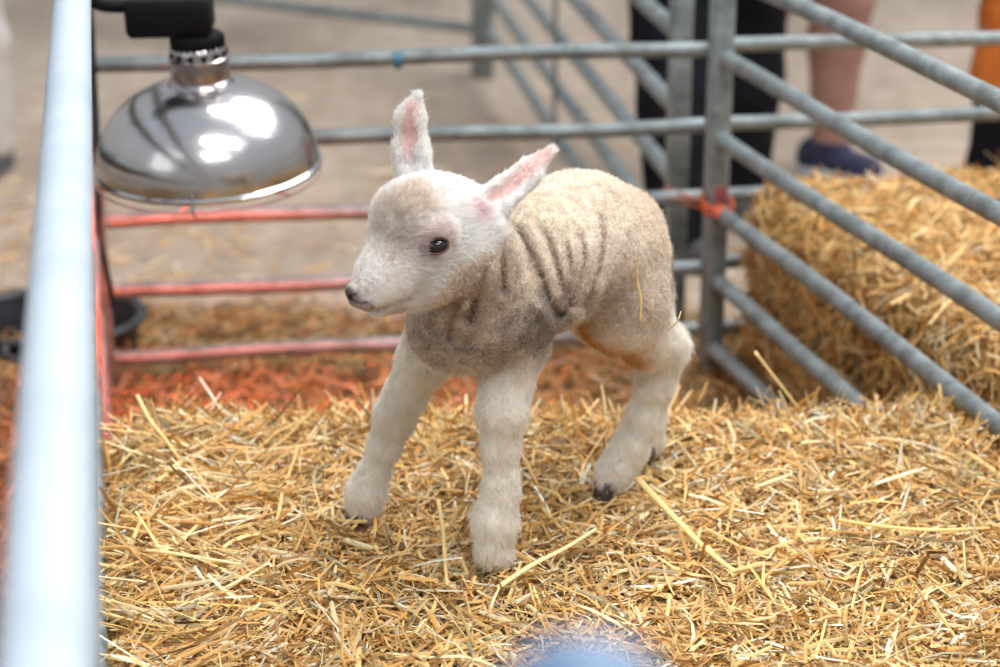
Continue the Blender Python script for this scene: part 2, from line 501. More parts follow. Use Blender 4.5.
h5 = hurdle('grey steel hurdle crossing behind the outer bale, right of the corner post', (.394, 3.570), (2.3, 3.86), ZS, r=.013, posts=(1,), post=.03, ztop=.84)

# receding hurdle behind (vanishing left) and the far one
HX = -295 / 2224
n0 = (.318, 3.66)
f0 = line_x(n0, HX, 6.35)
h3 = hurdle('pale grey hurdle running away from the corner behind the lamb', n0, (n0[0] + (6.35 - 3.66) * HX, 6.35), ZS, r=.016, posts=(0, 1), post=.045, ztop=.86, braces=(.47,))
h4 = hurdle('distant grey hurdle crossing the barn floor at the top of the photo', (f0[0] - .02, 6.36), (f0[0] - 2.6, 7.9), ZS, r=.017, posts=(0, 1), post=.05, ztop=.86)

# front gate post, right at the camera
nf = P(582, 700, .50)
fp = empty('gate_post', (nf[0], .50, 0)); tag(fp, 'blurred blue grey post top poking into the bottom edge of the photo', 'post')
zt = P(582, 652, .50)[2]
m = MB(); m.lathe([(.0225, 0), (.0225, zt - .02)], (nf[0], .50, 0), 24, cap0=True); m.build('post_shaft', M['blue'], fp)
m = MB(); m.lathe([(.0235, zt - .03), (.0242, zt - .024), (.0235, zt - .012), (.018, zt - .004), (.009, zt), (.0005, zt + .0006)], (nf[0], .50, 0), 24, cap0=True, cap1=True); m.build('post_cap', M['blue'], fp)

# orange twine at the corner post
tw = empty('baling_twine', tuple(P(718, 212, 3.44))); tag(tw, 'orange baling twine tied round the corner post of the hurdles', 'twine')
def twine(pts, r=.0016, name='strand'):
    m = MB(); m.tube(bez(pts, 8), r, 7); m.build(name, M['twine'], tw)
twine([P(655, 192, 3.60), P(672, 197, 3.52), P(700, 200, 3.46), P(717, 211, 3.44)])
twine([P(664, 188, 3.62), P(685, 194, 3.52), P(706, 205, 3.45), P(718, 214, 3.44)])
twine([P(672, 200, 3.58), P(690, 205, 3.5), P(708, 211, 3.45), P(716, 216, 3.44)])
for dz in (0, .006, .012):
    c = np.array([.372, 3.475]); z = P(718, 214, 3.44)[2] - .004 + dz
    ring = [np.array([c[0] + .026 * sx, c[1] + .027 * sy, z + .002 * k]) for k, (sx, sy) in enumerate(((-.8, -1), (.8, -1), (1, -.8), (1, .8), (.8, 1), (-.8, 1), (-1, .8), (-1, -.8)))]
    m = MB(); m.tube(ring, .0026, 7, closed=True); m.build('wrap', M['twine'], tw)
m = MB(); kp = P(719, 212, 3.435)
for q in range(3): m.lathe([(.0005, -.008), (.007, -.004), (.008, .002), (.005, .008), (.0005, .010)], kp + [.005 * math.sin(q * 2), -.003 * q, .004 * math.cos(q * 2)], 12)
m.build('knot', M['twine'], tw)

# ------------------------------------------------------------------ heat lamp
lc = P(208, 163, 2.90)
lamp = empty('heat_lamp', tuple(lc)); tag(lamp, 'polished aluminium heat lamp hanging at the left above the straw', 'lamp')
LR = rotm('Y', -1.5) @ rotm('X', 5)
Rr = .157
prof = [(Rr + .001, -.006), (Rr + .005, -.004), (Rr + .005, .000), (Rr, .003)]
for a in np.linspace(4, 76, 22):
    prof.append((Rr * math.cos(math.radians(a)) ** .96, .003 + .122 * math.sin(math.radians(a)) ** 1.0))
prof.append((.043, .1225))
m = MB(); m.lathe(prof, lc, 96, LR); m.build('reflector', M['alu'], lamp)
inn = [(r - .0025, z - .0015) for (r, z) in prof[3:]]
m = MB(); m.lathe(inn, lc, 96, LR); m.build('inner_reflector', M['alu_in'], lamp)
m = MB(); m.lathe([(.049, .116), (.046, .122), (.0415, .126), (.041, .150), (.0425, .152), (.0425, .157), (.040, .159), (.0395, .170), (.036, .174), (.0, .174)], lc, 48, LR); neck = m.build('socket_sleeve', M['neck'], lamp)
for a in range(-150, 40, 26):
    c_, s_ = math.cos(math.radians(a)), math.sin(math.radians(a))
    m = MB(); m.lathe([(.0001, 0), (.0042, 0), (.0042, .0012), (.0001, .0012)], lc + LR @ (np.array([.0405 * c_, .0405 * s_, .164])), 12, LR @ rotm('Z', a) @ rotm('Y', 90)); m.build('vent_hole', M['black'], neck)
capm = MB(); capm.lathe([(.0, .166), (.034, .168), (.036, .173), (.036, .184), (.033, .190), (.024, .192), (.0, .193)], lc, 32, LR)
for k in range(24):
    a = 2 * math.pi * k / 24
    capm.box(lc + LR @ np.array([.036 * math.cos(a), .036 * math.sin(a), .179]), (.004, .004, .014), LR @ rotm('Z', math.degrees(a)))
capm.build('socket_cap', M['black'], lamp)
m = MB(); m.lathe([(.0, .115), (.016, .112), (.018, .09), (.028, .07), (.042, .045), (.045, .03), (.038, .014), (.02, .005), (.0, .003)], lc, 32, LR); m.build('bulb', M['bulb'], lamp)
g = MB()
for (rr, zz) in ((Rr + .002, -.016), (.075, -.024)):
    g.tube([lc + LR @ np.array([rr * math.cos(a), rr * math.sin(a), zz]) for a in np.linspace(0, 2 * math.pi, 60, endpoint=False)], .0016, 8, closed=True)
for k in range(3):
    a = math.pi * k / 3 + .4
    g.tube([lc + LR @ np.array([math.cos(a) * x, math.sin(a) * x, -.016 - .012 * (1 - (x / Rr) ** 2)]) for x in np.linspace(-Rr, Rr, 9)], .0014, 8)
g.build('wire_guard', M['wire'], lamp)['label'] = 'wire guard catching the red light'
hk = MB(); q0 = lc + LR @ np.array([0.0, -Rr - .004, .002])
hk.tube([q0 + [0, -.002, .012], q0 + [0, -.004, .002], q0 + [0, -.003, -.018], q0 + [.001, .004, -.024]], .0016, 8); hk.build('guard_clip', M['galv_old'], lamp)
# mounting bracket to the left hurdle's top rail (black)
tp = lc + LR @ np.array([0, 0, .188])
bk = MB()
bk.box(tp + np.array([-.036, 0, .028]), (.118, .06, .052), LR, bev=.008)
bk.build('mounting_block', M['black'], lamp)
m = MB(); m.tube(bez([tp + [-.09, 0, .040], tp + [-.13, -.01, .045], tp + [-.155, -.01, .07], (-.600, 2.89, .935)], 6), .010, 10); m.build('bracket_arm', M['black'], lamp)
m = MB(); rc = np.array([l0[0] + (2.89 - l0[1]) * LX, 2.89, .926]); dl = np.array([LX, 1, 0]); dl /= np.linalg.norm(dl)
m.tube([rc - dl * .02, rc + dl * .02], .027, 20); m.build('rail_clamp', M['black'], lamp)
# power cord
cord = MB(); cord.tube(bez([tp + [-.05, .03, .055], tp + [-.09, .12, .11], (-.66, 3.22, .93), (-.655, 3.34, .80), P(99, 200, 3.33), P(101, 243, 3.34), P(108, 275, 3.34), P(111, 300, 3.36), P(100, 345, 3.37)], 8), .0038, 8)
tag(cord.build('power_cord', M['black']), 'thin black cord dangling down the left corner post under the heat lamp', 'cord')

# ------------------------------------------------------------------ rubber tub
tc_ = np.array([-.825, 3.66, .035])
tub = empty('feed_tub', tuple(tc_)); tag(tub, 'black rubber feed tub standing on the floor outside the left corner', 'tub')
TS = np.diag([.95, .9, .68])
m = MB(); m.lathe([(.0, .0), (.135, .0), (.15, .02), (.172, .15), (.165, .15), (.145, .025), (.0, .018)], tc_, 40, TS); m.build('tub_body', M['tub'], tub)
m = MB(); m.lathe([(.168, .145), (.182, .147), (.185, .155), (.180, .163), (.168, .162), (.163, .154)], tc_, 40, TS); m.build('rim', M['tub'], tub)
for s_ in (-1, 1):
    m = MB(); m.tube(bez([tc_ + [-.05, s_ * .155, .10], tc_ + [-.045, s_ * .180, .09], tc_ + [0, s_ * .185, .08], tc_ + [.045, s_ * .180, .09], tc_ + [.05, s_ * .155, .10]], 5), .008, 8); m.build('handle', M['tub'], tub)

# ------------------------------------------------------------------ people
def person(label, base, yaw, H, feet, trouser, top, shoe, skin_from=None, shorts=False, sole='sole', legr=1.0, coat=False, shoe_k=1.0, tp_len=.0, hairm='hair'):
    """feet: two foot positions (world xy). One continuous body mesh with clothes as children."""
    s = H / 1.75
    hx = np.array([math.cos(yaw), math.sin(yaw), 0.0]); fw = np.array([math.sin(yaw), -math.cos(yaw), 0.0])   # fw: facing
    b = np.array([base[0], base[1], 0.0]); Z = np.array([0, 0, 1.0])
    root = empty('person', tuple(b)); tag(root, label, 'person')
    lo = b - np.array([.55, .55, .03]) * max(s, .6); hi = b + np.array([.55 * max(s, .6), .55 * max(s, .6), H + .05])
    h = .0095 * max(s, .62)
    hips = [b + hx * sd * .095 * s + Z * .90 * s for sd in (-1, 1)]
    fts = [np.array([f[0], f[1], 0.0]) for f in feet]
    ank = [f + Z * .085 * s for f in fts]
    kn = [(hips[i] * .47 + ank[i] * .53) + fw * .03 * s for i in (0, 1)]
    sh = [b + hx * sd * .18 * s + Z * 1.42 * s for sd in (-1, 1)]
    el = [b + hx * sd * .235 * s + Z * 1.13 * s - fw * .03 * s for sd in (-1, 1)]
    wr = [b + hx * sd * .225 * s + Z * .88 * s + fw * .08 * s for sd in (-1, 1)]
    if coat: wr = [e_ + fw * .16 * s + Z * .17 * s for e_ in el]
    def legs(S, add=0.0, bottom=0.0, k=.02):
        for i in (0, 1):
            S.cone(hips[i], kn[i], .085 * s * legr + add, .060 * s * legr + add, k)
            e = ank[i]; a = kn[i]
            calf = a + (e - a) * .3 - fw * .012 * s
            S.cone(a, calf, .058 * s * legr + add, .058 * s * legr + add, k)
            end = e + (a - e) * bottom
            S.cone(calf, end, .057 * s * legr + add, (.036 * s * legr if not add else .045 * s * legr) + add, k)
    def torso(S, add=0.0):
        R = np.stack([hx, -fw, Z], 1)
        S.ell(b + Z * .95 * s, (.17 * s + add, .115 * s + add, .13 * s), R, .04)
        S.ell(b + Z * 1.13 * s, (.150 * s + add, .105 * s + add, .17 * s), R, .04)
        S.ell(b + Z * 1.31 * s, (.175 * s + add, .115 * s + add, .17 * s), R, .04)
        for i in (0, 1): S.cone(b + Z * 1.40 * s, sh[i], .06 * s + add, .052 * s + add, .03)
    def arms(S, add=0.0, upto=1.0):
        for i in (0, 1):
            S.cone(sh[i], el[i], .05 * s + add, .038 * s + add, .02)
            S.cone(el[i], el[i] + (wr[i] - el[i]) * upto, .038 * s + add, .026 * s + add, .02)
    S = Sdf(lo, hi, h)
    legs(S); torso(S); arms(S)
    for i in (0, 1):
        S.cone(ank[i], fts[i] + fw * .05 * s + Z * .045 * s, .034 * s, .024 * s, .02)
        pm = wr[i] + (wr[i] - el[i]) / np.linalg.norm(wr[i] - el[i]) * .07 * s
        S.cone(wr[i], pm, .026 * s, .032 * s, .015)
        dn = (wr[i] - el[i]) / np.linalg.norm(wr[i] - el[i])
        for q in range(4):
            o_ = fw * (.024 - .016 * q) * s
            l_ = (.070, .078, .072, .056)[q] * s
            S.cone(pm + o_, pm + o_ + dn * l_ + fw * .006, .0105 * s, .009 * s, .004)
        S.cone(wr[i] + dn * .02 * s + fw * .02 * s, wr[i] + dn * .075 * s + fw * .052 * s, .012 * s, .0095 * s, .006)
    hc = b + Z * 1.64 * s
    S.cone(b + Z * 1.42 * s, b + Z * 1.56 * s + fw * .01 * s, .058 * s, .052 * s, .03)
    R = np.stack([hx, -fw, Z], 1)
    S.ell(hc, (.075 * s, .092 * s, .105 * s), R, .02)
    S.ell(hc + fw * .03 * s - Z * .055 * s, (.05 * s, .055 * s, .055 * s), R, .02)
    S.cone(hc + fw * .09 * s + Z * .005 * s, hc + fw * .108 * s - Z * .022 * s, .009 * s, .014 * s, .008)
    for sd in (-1, 1):
        S.ell(hc + hx * sd * .077 * s - Z * .005 * s, (.01 * s, .018 * s, .03 * s), R, .006)
        S.ell(hc + hx * sd * .032 * s + fw * .094 * s + Z * .012 * s, (.017 * s, .012 * s, .011 * s), R, .006, cut=True)
    S.cone(hc + hx * .022 * s + fw * .086 * s - Z * .058 * s, hc - hx * .022 * s + fw * .086 * s - Z * .058 * s, .006 * s, .006 * s, .004)
    V, Qd = S.mesh(); V = sm(V, Qd, 1)
    mesh('body', V, Qd, M['skin'], root)
    def cloth(fn, name, mt, zlo=None, zhi=None, fold=.006):
        S = Sdf(lo, hi, h); fn(S)
        X = S.coords(); S.D += (fold * vnoise(X * np.array([1, 1, .35]), 14, 3, 2)).astype(np.float32)
        if zlo is not None: S.D = np.maximum(S.D, zlo - X[..., 2])
        if zhi is not None: S.D = np.maximum(S.D, X[..., 2] - zhi)
        V, Qd = S.mesh(); V = sm(V, Qd, 1)
        return mesh(name, V, Qd, M[mt], root)
    def tr(S):
        legs(S, .016 * max(s, .7), .0); S.ell(b + Z * .93 * s, (.19 * s, .135 * s, .12 * s), np.stack([hx, -fw, Z], 1), .03)
    if coat: cloth(tr, 'trousers', trouser, zlo=.045 * s, zhi=.62 * s)
    elif shorts: cloth(tr, 'shorts', trouser, zlo=.56 * s, zhi=1.02 * s)
    else: cloth(tr, 'trousers', trouser, zlo=.045 * s, zhi=1.02 * s, fold=.010)
    def tpf(S): torso(S, .018 * s); arms(S, .014, .9)
    if coat:
        def tpf(S):
            torso(S, .03); arms(S, .018, .95)
            S.cone(b + Z * 1.0 * s, b + Z * (.66 * s), .20 * s, .25 * s, .04)
        cloth(tpf, 'coat', top, zlo=tp_len, zhi=1.50 * s)
    else: cloth(tpf, 'shirt', top, zlo=.88 * s, zhi=1.50 * s)
    S = Sdf(lo, hi, h); S.ell(hc - fw * .012 * s + Z * .018 * s, (.086 * s, .10 * s, .108 * s), R, .01)
    X = S.coords() - (hc); S.D = np.maximum(S.D, ((X @ fw) - .045 * s - X[..., 2] * .25).astype(np.float32)); S.D += (.003 * vnoise(S.coords(), 60, 5, 2)).astype(np.float32)
    V, Qd = S.mesh(); mesh('hair', V, Qd, M[hairm], root)
    for i in (0, 1):
        f = fts[i]; lo2 = f - .2 * s; hi2 = f + np.array([.2 * s, .2 * s, .16 * s]); lo2[2] = -.01
        toe = fw + hx * (.25 if i else -.25); toe /= np.linalg.norm(toe)
        S = Sdf(lo2, hi2, .006); kk = shoe_k; 
        S.cone(f - toe * .045 * s + Z * .045 * s, f + toe * .10 * s * kk + Z * .035 * s, .042 * s * kk, .038 * s * kk, .02)
        S.cone(f - toe * .04 * s + Z * .06 * s, f + Z * .085 * s, .042 * s * kk, .046 * s * kk, .02)
        X = S.coords(); S.D = np.maximum(S.D, .018 * s - X[..., 2]); S.D = np.maximum(S.D, X[..., 2] - .105 * s)
        V, Qd = S.mesh(); V = sm(V, Qd, 1); so = mesh('shoe', V, Qd, M[shoe], root)
        S = Sdf(lo2, hi2, .006)
        S.cone(f - toe * .048 * s + Z * .02 * s, f + toe * .105 * s * kk + Z * .02 * s, .045 * s * kk, .042 * s * kk, .02)
        X = S.coords(); S.D = np.maximum(np.maximum(S.D, .001 - X[..., 2]), X[..., 2] - .028 * s)
        V, Qd = S.mesh(); mesh('sole', V, Qd, M[sole], so)
    return root

person('person in loose black trousers standing close behind the corner post', (.475, 4.60), math.radians(200), 1.75, [(.555, 4.78), (.405, 4.42)], 'black_cloth', 'greytop', 'greyshoe', legr=1.4, sole='greyshoe')
person('person with bare calves and navy trainers standing beyond the outer bale', (.76, 5.20), math.radians(35), 1.72, [(.60, 5.30), (.835, 5.17)], 'greytop', 'greytop', 'navy', shorts=True, legr=1.3, shoe_k=1.1)
person('small child in an orange coat and black trousers at the right edge', (1.175, 4.55), math.radians(10), 1.0, [(1.10, 4.56), (1.24, 4.55)], 'black_cloth', 'orange', 'greyshoe', coat=True, tp_len=.37, legr=1.6, sole='greyshoe')
person('person in pale trousers and black shoes at the far left edge', (-1.40, 5.25), math.radians(-20), 1.7, [(-1.49, 5.3), (-1.30, 5.22)], 'paletrouser', 'greytop', 'greyshoe', sole='greyshoe')

# ------------------------------------------------------------------ bales
def bale(label, corners, ztop, n, wfun, lenr, seed, dark=1.0, rad=.05, amp=.012, fringe=None, litn=None, res=.018, group=None, pal=None):
    """corners: 4 xy points (counter-clockwise). Rounded, uneven block of pressed straw."""
    c = np.array(corners, float); ctr = c.mean(0)
    lo = np.array([c[:, 0].min() - .06, c[:, 1].min() - .06, -.02]); hi = np.array([c[:, 0].max() + .06, c[:, 1].max() + .06, ztop + .08])
    S = Sdf(lo, hi, res); X = S.coords()
    d = np.full(X.shape[:-1], -9.0)
    ds = []
    for i in range(4):
        a, b = c[i], c[(i + 1) % 4]; e = (b - a) / np.linalg.norm(b - a); nn = np.array([e[1], -e[0]])
        ds.append((X[..., 0] - a[0]) * nn[0] + (X[..., 1] - a[1]) * nn[1] + rad)
    ds.append(X[..., 2] - ztop + rad); ds.append(-X[..., 2] + rad * .4)
    M_ = np.stack(ds, 0)
    out = np.sqrt((np.maximum(M_, 0) ** 2).sum(0)) + np.minimum(M_.max(0), 0) - rad
    out += amp * vnoise(X, 9, seed, 3)
    S.D = out.astype(np.float32)
    V, Q = S.mesh()
    root = mesh('straw_bale', V, Q, M['core']); tag(root, label, 'bale', group)
    p, N, _ = sample_surface(V, Q, n, wfun)
    L = rng.uniform(*lenr, n) * rng.choice([.4, 1, 1.7], n, p=[.36, .48, .16]); W = rng.uniform(.0014, .0048, n) * rng.choice([1, 1.35], n, p=[.8, .2])
    lift = rng.normal(0, .30, n)
    off = rng.uniform(-.010, .020, n) + .010 * vnoise(p, 26, seed + 4, 2)
    parts = [strands(p, N, L, W, lift, off=off, dark=dark, pal=pal)]
    if fringe: parts += fringe(V, Q)
    Vs, Qs, Cs = join_strands(parts)
    mesh('loose_straw', Vs, Qs, M['straw'], root, smooth=False, col=Cs)['kind'] = 'stuff'
    return V, Q

def w_main(c, N):
    w = np.where(N[:, 2] > .3, 1.0, .35)
    w = np.where(c[:, 1] < 1.72, .12, w); w = np.where(c[:, 2] < .1, .1, w)
    w = np.where((c[:, 0] < -.25), w * 1.2, w)
    return w
def fr_main(V, Q):
    out = []
    # tufts standing up along the back edge and sprays hanging out at the left side
    p, N, _ = sample_surface(V, Q, 1500, lambda c, N: ((c[:, 1] > 2.42) & (N[:, 2] > .2) & (c[:, 2] > .33)).astype(float) + 1e-9)
    Nn = np.tile(np.array([[0.0, .25, .97]]), (len(p), 1)) + rng.normal(0, .1, (len(p), 3)); Nn /= np.linalg.norm(Nn, axis=1, keepdims=True)
    out.append(strands(p, Nn, rng.uniform(.03, .11, len(p)), rng.uniform(.0018, .0050, len(p)), rng.uniform(-.2, 1.1, len(p)), off=rng.uniform(.002, .018, len(p))))
    p, N, _ = sample_surface(V, Q, 2200, lambda c, N: ((c[:, 0] < -.28) & (c[:, 1] > 1.7) & (c[:, 2] > .2)).astype(float) + 1e-9)
    out.append(strands(p, N, rng.uniform(.06, .16, len(p)), rng.uniform(.002, .0055, len(p)), rng.normal(0, .3, len(p)) + .1, off=rng.uniform(0, .03, len(p)), tdir=(-1, -.15, -.1), spread=.9, bend=.3))
    # small chaff
    p, N, _ = sample_surface(V, Q, 26000, lambda c, N: ((N[:, 2] > .3) & (c[:, 1] > 1.7)).astype(float) + 1e-9)
    out.append(strands(p, N, rng.uniform(.005, .02, len(p)), rng.uniform(.0008, .0028, len(p)), rng.normal(0, .35, len(p)), off=rng.uniform(.001, .016, len(p))))
    return out
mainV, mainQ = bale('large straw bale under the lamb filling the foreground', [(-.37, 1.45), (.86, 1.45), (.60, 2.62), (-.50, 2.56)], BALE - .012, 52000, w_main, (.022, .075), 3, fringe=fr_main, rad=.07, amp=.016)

def w_right(c, N): return np.where((N[:, 2] > .3) | (N[:, 0] < -.3), 1.0, .12) * np.where(c[:, 0] > 1.5, .3, 1)
bale('straw bale outside the pen on the right, behind the slanting hurdle', [(.79, 2.20), (1.75, 2.42), (1.55, 3.72), (.43, 3.55)], .425, 34000, w_right, (.03, .10), 11, rad=.06, amp=.02, res=.022, pal=[.36, .22, .08, .02, .18, .05, .01, .12])

# ------------------------------------------------------------------ floor litter
def litz(X, Y):
    p = np.stack([X, Y, 0 * X], -1)
    inside = 1 / (1 + np.exp(-(3.62 - Y) * 18))
    z = .035 + .075 * inside + .05 * vnoise(p, 3.2, 5, 3)
    edge = np.clip((4.25 - Y + .25 * vnoise(p, 2.0, 9, 2)) / .45, 0, 1)
    return z * edge - .012
V, Q = grid_mesh(-2.4, 2.4, .4, 4.5, 110, 110, litz)
lit = mesh('straw_litter', V, Q, M['litter']); tag(lit, 'trampled loose straw bedding covering the pen floor behind the bale', 'straw', kind='stuff')
p, N, _ = sample_surface(V, Q, 34000, lambda c, N: np.where((c[:, 1] > 2.45) & (np.abs(c[:, 0]) < 1.5), 1.0, .15) * (c[:, 2] > .0))
Vs, Qs, Cs = strands(p, N, rng.uniform(.03, .11, len(p)), rng.uniform(.002, .005, len(p)), rng.normal(0, .35, len(p)), off=rng.uniform(.002, .03, len(p)), dark=.55, pal=[.26, .16, .10, .03, .22, .14, .02, .07])  # strand colours darkened to stand in for shade on the pen floor
o = mesh('straw_pieces', Vs, Qs, M['straw'], lit, smooth=False, col=Cs); o['kind'] = 'stuff'
# wisps on the bare floor
n = 900; pp = np.stack([rng.uniform(-2.2, .4, n), 4.1 + np.abs(rng.normal(0, .9, n)), np.full(n, .004)], 1)
Vs, Qs, Cs = strands(pp, np.tile([[0, 0, 1.0]], (n, 1)), rng.uniform(.03, .12, n), rng.uniform(.002, .005, n), rng.normal(0, .06, n), off=.004)
tag(mesh('scattered_straw', Vs, Qs, M['straw'], smooth=False, col=Cs), 'thin wisps of straw scattered on the bare barn floor', 'straw', kind='stuff')

# individual stalks
def stalk(pts, w, label, col, group=None):
    pts = bez(pts, 6); Vv = []; Fq = []
    up = np.array([0, -.5, .85])
    for i, q in enumerate(pts):
        t = pts[min(i + 1, len(pts) - 1)] - pts[max(i - 1, 0)]; t /= np.linalg.norm(t); s_ = np.cross(t, up); s_ /= np.linalg.norm(s_); u = np.cross(s_, t)
        ww = w * (1 - .35 * i / len(pts)) * .5
        for a in range(8):
            an = a * math.pi / 4; Vv.append(q + s_ * ww * math.cos(an) + u * ww * .5 * math.sin(an))
    for i in range(len(pts) - 1):
        for a in range(8): Fq.append([i * 8 + a, i * 8 + (a + 1) % 8, (i + 1) * 8 + (a + 1) % 8, (i + 1) * 8 + a])
    Fq.append(list(range(8))[::-1]); Fq.append([(len(pts) - 1) * 8 + a for a in range(8)])
    o = mesh('straw_stalk', Vv, Fq, M['straw'], col=np.tile(np.array(col), (len(Vv), 1)))
    if label: tag(o, label, 'straw')
    return o
zt_ = BALE + .014
stalk([PZ(637, 478, zt_ + .022), PZ(672, 515, zt_ + .012), PZ(705, 548, zt_ + .004), PZ(735, 572, zt_)], .009, 'long broad straw lying behind the raised hind hoof', (.88, .62, .26))
stalk([PZ(497, 588, zt_), PZ(530, 566, zt_ + .008), PZ(565, 548, zt_ + .012), PZ(596, 529, zt_ + .02)], .0065, 'long pale straw beside the near front hoof', (.93, .76, .38))
stalk([PZ(438, 500, zt_ + .03), PZ(443, 530, zt_ + .014), PZ(445, 560, zt_), PZ(447, 585, zt_)], .0055, 'upright yellow straw between the two front hooves', (.88, .64, .26))
stalk([PZ(137, 395, zt_ + .05), PZ(150, 420, zt_ + .04), PZ(166, 440, zt_ + .02), PZ(180, 460, zt_)], .0055, 'bent straw sticking up at the back left corner of the bale', (.86, .66, .28))
stalk([PZ(755, 352, zt_ + .09), PZ(775, 378, zt_ + .05), PZ(800, 410, zt_)], .006, 'stiff straw leaning up behind the bale towards the slanting hurdle', (.84, .58, .24))
stalk([PZ(126, 548, zt_), PZ(170, 553, zt_ + .02), PZ(215, 560, zt_ + .015), PZ(245, 565, zt_ + .005)], .005, 'long thin straw lying level at the lower left of the bale', (.9, .72, .36))
stalk([PZ(838, 520, zt_), PZ(880, 526, zt_ + .012), PZ(930, 530, zt_ + .010), PZ(990, 528, zt_)], .006, 'long golden straw lying level at the right of the bale', (.85, .60, .22))

# ------------------------------------------------------------------ lamb
S = Sdf((-.245, 1.885, .355), (.255, 2.52, .93), .0026)
W3 = lambda *a: P(*a)
def chain(pts, k=.015):
    for (a, b) in zip(pts[:-1], pts[1:]): S.cone(P(*a[:3]), P(*b[:3]), a[3], b[3], k)
# trunk
chain([(484, 302, 2.115, .063), (528, 261, 2.17, .069), (575, 245, 2.24, .071), (606, 242, 2.305, .057)], .03)
S.cone(P(587, 223, 2.26), P(622, 229, 2.31), .045, .040, .03)
S.cone(P(478, 300, 2.10), P(462, 240, 2.06), .054, .050, .03)          # neck
S.cone(P(452, 328, 2.11), P(496, 326, 2.13), .043, .042, .03)          # brisket
# forelegs
chain([(510, 298, 2.115, .045), (516, 345, 2.12, .032), (508, 382, 2.105, .0245), (502, 412, 2.093, .0245), (501, 445, 2.09, .0165), (501, 488, 2.085, .0155), (495, 520, 2.083, .0215), (494, 553, 2.080, .0200)], .012)
chain([(450, 320, 2.185, .042), (424, 360, 2.20, .027), (406, 394, 2.205, .0205), (395, 416, 2.21, .021), (385, 445, 2.212, .0155), (374, 473, 2.214, .0148), (366, 492, 2.215, .0195), (364, 507, 2.213, .0175)], .012)
# near hind
chain([(620, 256, 2.275, .055), (625, 300, 2.25, .045), (648, 338, 2.275, .031), (662, 347, 2.30, .0245), (656, 382, 2.30, .0195), (643, 420, 2.295, .0168), (630, 448, 2.29, .0185), (618, 467, 2.287, .0185), (611, 479, 2.283, .0165)], .014)
S.cone(P(604, 285, 2.25), P(613, 322, 2.245), .040, .030, .03)         # stifle
# far hind
chain([(595, 275, 2.36, .045), (598, 312, 2.37, .034), (652, 342, 2.40, .022), (656, 380, 2.40, .018), (650, 415, 2.40, .016), (646, 440, 2.40, .018), (642, 450, 2.397, .015)], .014)
# tail
chain([(648, 235, 2.345, .018), (656, 262, 2.35, .014), (660, 290, 2.345, .012), (664, 315, 2.335, .010)], .012)
# head
S.cone(P(452, 224, 2.045), P(438, 226, 2.03), .043, .044, .02)
S.cone(P(470, 238, 2.05), P(455, 255, 2.035), .030, .030, .02)
S.cone(P(410, 217, 2.00), P(425, 212, 2.045), .0365, .038, .02)
S.cone(P(452, 260, 2.022), P(425, 272, 2.0), .034, .029, .02)
S.cone(P(414, 237, 1.992), P(384, 274, 1.965), .0365, .0265, .018)
S.cone(P(384, 276, 1.965), P(368, 292, 1.953), .0255, .0180, .014)
S.cone(P(376, 302, 1.968), P(430, 282, 2.01), .0145, .022, .012)
# brow above the eye, socket and mouth
S.cone(P(428, 233, 1.966), P(446, 234, 1.979), .008, .007, .016)
S.ell(P(437, 246, 1.955), (.012, .008, .010), None, .008, cut=True)
# ears
nr = np.array([-.35, -.92, .12]); nl = np.array([-.30, -.72, .62])
EAR_R = [(416, 190, 2.055, .0225), (411, 152, 2.062, .0180), (411, 120, 2.066, .0150), (418, 98, 2.068, .0065)]
EAR_L = [(468, 220, 2.045, .0235), (500, 197, 2.055, .0175), (527, 173, 2.07, .0140), (551, 152, 2.08, .0065)]
for ch, nn in ((EAR_R, nr), (EAR_L, nl)):
    for a, b in zip(ch[:-1], ch[1:]): S.cone(P(*a[:3]), P(*b[:3]), a[3], b[3], .006, flat=(nn, 2.0))
    q = [P(*a[:3]) for a in ch]
    for (a, b, ra, rb) in ((.25, .5, .45, .58), (.5, .82, .58, .25)):
        def at(t): 
            x = t * 3; i = min(int(x), 2); return q[i] * (1 - x + i) + q[i + 1] * (x - i)
        S.cone(at(a) + nn * .0125, at(b) + nn * .0115, .020 * ra, .020 * rb, .004, flat=(nn, 1.15), cut=True)
# skin folds
X = S.coords(); band = np.abs(S.D) < .02
pts = X[band].astype(np.float64); pu, pv = proj(pts)
near = (pts[:, 1] < (2.14 + (pu - 480) / 130 * .16))
disp = np.zeros(len(pts))
def smooth_(x, a, b): t = np.clip((x - a) / (b - a), 0, 1); return t * t * (3 - 2 * t)
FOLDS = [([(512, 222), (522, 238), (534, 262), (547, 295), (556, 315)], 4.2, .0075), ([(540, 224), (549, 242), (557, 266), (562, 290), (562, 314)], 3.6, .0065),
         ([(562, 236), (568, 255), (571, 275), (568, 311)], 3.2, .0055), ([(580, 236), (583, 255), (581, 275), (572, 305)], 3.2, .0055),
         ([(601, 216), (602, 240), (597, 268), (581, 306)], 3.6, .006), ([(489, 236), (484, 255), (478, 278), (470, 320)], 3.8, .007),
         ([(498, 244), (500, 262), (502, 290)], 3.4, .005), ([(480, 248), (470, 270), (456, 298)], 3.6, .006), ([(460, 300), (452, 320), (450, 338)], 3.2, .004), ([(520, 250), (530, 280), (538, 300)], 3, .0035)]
def polyd(pu, pv, pl):
    best = np.full(len(pu), 1e9)
    for (x0, y0), (x1, y1) in zip(pl[:-1], pl[1:]):
        t = np.clip(((pu - x0) * (x1 - x0) + (pv - y0) * (y1 - y0)) / ((x1 - x0) ** 2 + (y1 - y0) ** 2), 0, 1)
        dd = np.hypot(pu - x0 - t * (x1 - x0), pv - y0 - t * (y1 - y0)) + 2.0 * (np.abs(t - .5) > .499) * 0
        best = np.minimum(best, dd)
    return best
